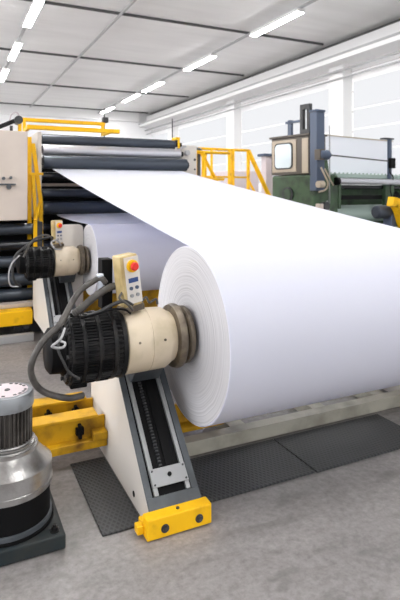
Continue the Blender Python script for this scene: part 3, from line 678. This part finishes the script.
rrect(bm, -.022, -.012, .50, .96, 2.11, 2.59, .08); w_ = obj('window_frame', bm, 'dark', cab)
bm = nb(); rrect(bm, -.030, -.022, .525, .935, 2.135, 2.565, .07); obj('window_pane', bm, 'glass', w_)
obj('roof_rim', B(-.03, .44, .10, 1.09, 2.682, 2.72), 'brownframe', cab, .004)
col = obj('blue_column', B(-.01, .19, -.06, .10, 1.72, 3.07), 'steelblue', t, .01)
obj('column_cap', B(-.02, .20, -.07, .11, 3.072, 3.11), 'steelblue', col, .006)
bm = nb(); box(bm, .03, .10, .14, .21, 2.722, 3.24); box(bm, .03, .10, .30, .37, 2.722, 3.24); box(bm, .03, .10, .20, .31, 3.15, 3.24); box(bm, .03, .10, .20, .31, 2.722, 2.80)
obj('slotted_plate', bm, 'dark', t, .004)
bm = nb(); box(bm, .04, .10, .60, .68, 2.722, 3.0); box(bm, .04, .10, .36, .74, 2.94, 2.98); obj('bracket', bm, 'steelblue', t)
mo = nb(); lathe(mo, (-.06, -.14, 2.33), (1,0,0), [(0, .05), (.02, .085), (.22, .085), (.23, .06), (.26, .06)], 24); mo = obj('small_motor', mo, 'steelblue', t)
obj('motor_bracket', B(-.08, .04, -.19, -.07, 2.24, 2.42), 'brownframe', mo, .006)
rd = nb(); cyl(rd, (.28, -.09, 1.5), (.28, -.09, 2.85), .012, 8); obj('thin_rod', rd, 'galv', t)
bm = nb(); prism(bm, [(-.06, 1.72), (.12, 1.72), (.12, 2.26), (.02, 2.26)], .13, .36); obj('gusset', bm, 'green', t, .01)
sh = obj('guard_sheet', B(.44, 2.95, .50, .53, 2.06, 2.76), 'curtain', t, .004)
obj('sheet_edge', B(.44, 2.97, .49, .54, 2.762, 2.78), 'beige', sh)
bm = nb(); bar(bm, (.20, -.02, 2.35), (2.12, .02, 2.30), .022, .022); obj('tie_bar', bm, 'dark', t)
obj('deck', B(.62, 3.88, .05, .48, 1.96, 2.03), 'palegreen', t, .004)
for k in range(26):
    x = .74+k*.12; bm = nb(); lathe(bm, (x, .38, 2.03), (0,0,1), [(0, .018), (.02, .014), (.035, .018), (.042, .010)], 8); obj('deck_knob', bm, 'palegreen', t)
for z, yy, r, m_ in ((1.89, -.04, .055, 'rollergrey'), (1.79, .10, .04, 'rollerblack')):
    bm = nb(); lathe(bm, (.55, yy, z), (1,0,0), [(0, r*.6), (.02, r), (3.3, r), (3.32, r*.6)], 32); obj('roller', bm, m_, t)
bm = nb(); lathe(bm, (.50, -.04, 1.89), (1,0,0), [(0, .07), (.06, .07)], 24); obj('roller_bearing', bm, 'rubber', t)
bm = nb(); lathe(bm, (.64, .42, 1.28), (1,0,0), [(0, .17), (3.24, .17)], 40); obj('large_roller', bm, 'palegreen', t)
obj('crossbeam', B(.64, 3.88, .1, .2, 1.56, 1.64), 'rubber', t)
obj('bracket', B(2.02, 2.30, .01, .10, 1.36, 1.955), 'green', t, .01)
obj('bracket', B(.625, .70, .0, .40, 1.40, 1.955), 'green', t, .01)
bm = nb(); lathe(bm, (2.36, -.03, 1.62), (0, 1, 0), [(0, .06), (.04, .10), (.06, .10)], 20); obj('hand_wheel', bm, 'rubber', t)
bm = nb(); tube(bm, [(2.12, -.02, 2.2), (2.05, -.06, 2.08), (2.14, -.07, 1.98), (2.08, -.05, 1.80), (2.16, -.02, 1.62)], .012, 8); obj('pipe', bm, 'rubber', t)
p_ = obj('upright', B(2.12, 2.20, .0, .049, 1.955, 2.72), 'steelblue', t, .004)
obj('upright_top', B(1.98, 2.26, -.01, .11, 2.722, 2.75), 'dark', p_)
obj('clamp', B(2.08, 2.24, -.06, -.001, 2.16, 2.36), 'rubber', p_, .01)
bm = nb(); tube(bm, [(.05, -.10, 2.12), (.10, -.14, 1.98), (.20, -.12, 1.85), (.16, -.10, 1.74), (.04, -.06, 1.70)], .016, 8); obj('pipe', bm, 'beige', t)
bm = nb(); tube(bm, [(.12, -.12, 2.10), (.22, -.15, 1.92), (.34, -.12, 1.82)], .014, 8); obj('pipe', bm, 'beige', t)
bm = nb(); tube(bm, [(.26, -.05, 1.55), (.26, -.08, 1.45), (.30, -.08, 1.2)], .012, 8); obj('pipe', bm, 'galv', t)
bm = nb(); cyl(bm, (-.02, -.10, 1.83), (.10, -.10, 1.83), .06, 16); obj('valve', bm, 'beige', t)
obj('box', B(.02, .12, -.10, -.001, 1.36, 1.50), 'panelwhite', t, .01)
bm = nb(); cyl(bm, (.20, -.11, 1.46), (.20, -.001, 1.46), .07, 16); obj('gauge', bm, 'dark', t)

# yellow bent arm with dark motor near the green machine
t = thing('arm_drive', 'dark motor with a yellow curved guard in front of the green machine', 'machine', (5.6, 5.5, 0))
obj('plinth', B(5.25, 6.3, 5.35, 5.85, .002, .95), 'dark', t, .02)
bm = nb(); lathe(bm, (5.36, 5.55, 1.42), (1,0,0), [(0, .07), (.02, .09), (.05, .095), (.28, .095), (.30, .08), (.42, .07)], 32); obj('motor', bm, 'rollerdark', t)
bm = nb()
for k in range(12):
    pass
pts = smooth_path([(5.50, 5.40, 1.57), (5.60, 5.40, 1.54), (5.68, 5.40, 1.42), (5.76, 5.40, 1.24), (5.90, 5.40, 1.12)], 6)
prev = None
for p, q in zip(pts, pts[1:]):
    bar(bm, p, q + (q-p)*.15, .12, .13)
obj('curved_guard', bm, 'yellow', t)
for x, z in ((5.64, 1.43), (5.74, 1.26)):
    obj('bolt', CY((x, 5.335, z), (x, 5.32, z), .02, 10), 'dark', t)
bm = nb(); lathe(bm, (5.75, 5.5, 1.0), (0,0,1), [(0, .20), (.12, .18), (.2, .10)], 24); obj('gear_head', bm, 'bronze', t)
obj('bracket', B(5.58, 5.66, 5.46, 5.62, .951, 1.40), 'steelblue', t, .01)

# ------------------------------------------------------------------ camera, light
cam = bpy.data.cameras.new('camera'); co = bpy.data.objects.new('camera', cam); C.objects.link(co); S.camera = co
co.location = (0, 0, 1.7); co.rotation_euler = (PI/2, 0, -math.atan(253/527))
cam.sensor_fit = 'VERTICAL'; cam.sensor_height = 36; cam.lens = 527/600*36; cam.shift_y = -(300-192)/600; cam.clip_end = 200
cam.dof.use_dof = True; cam.dof.focus_distance = 2.9; cam.dof.aperture_fstop = 4.0

w = bpy.data.worlds.new('world'); S.world = w; w.use_nodes = True
w.node_tree.nodes['Background'].inputs['Color'].default_value = (0.93, 0.96, 1.0, 1); w.node_tree.nodes['Background'].inputs['Strength'].default_value = 0.6
sun = bpy.data.lights.new('daylight', 'SUN'); so = bpy.data.objects.new('daylight', sun); C.objects.link(so)
sun.energy = 0.6; sun.angle = math.radians(50); sun.color = (1, .98, .97)
so.rotation_euler = Vector((-.30, .80, -.42)).to_track_quat('-Z', 'Y').to_euler()
S.view_settings.view_transform = 'Standard'; S.view_settings.look = 'None'; S.view_settings.gamma = 1; S.view_settings.exposure = 0.5
S.view_settings.use_curve_mapping = False
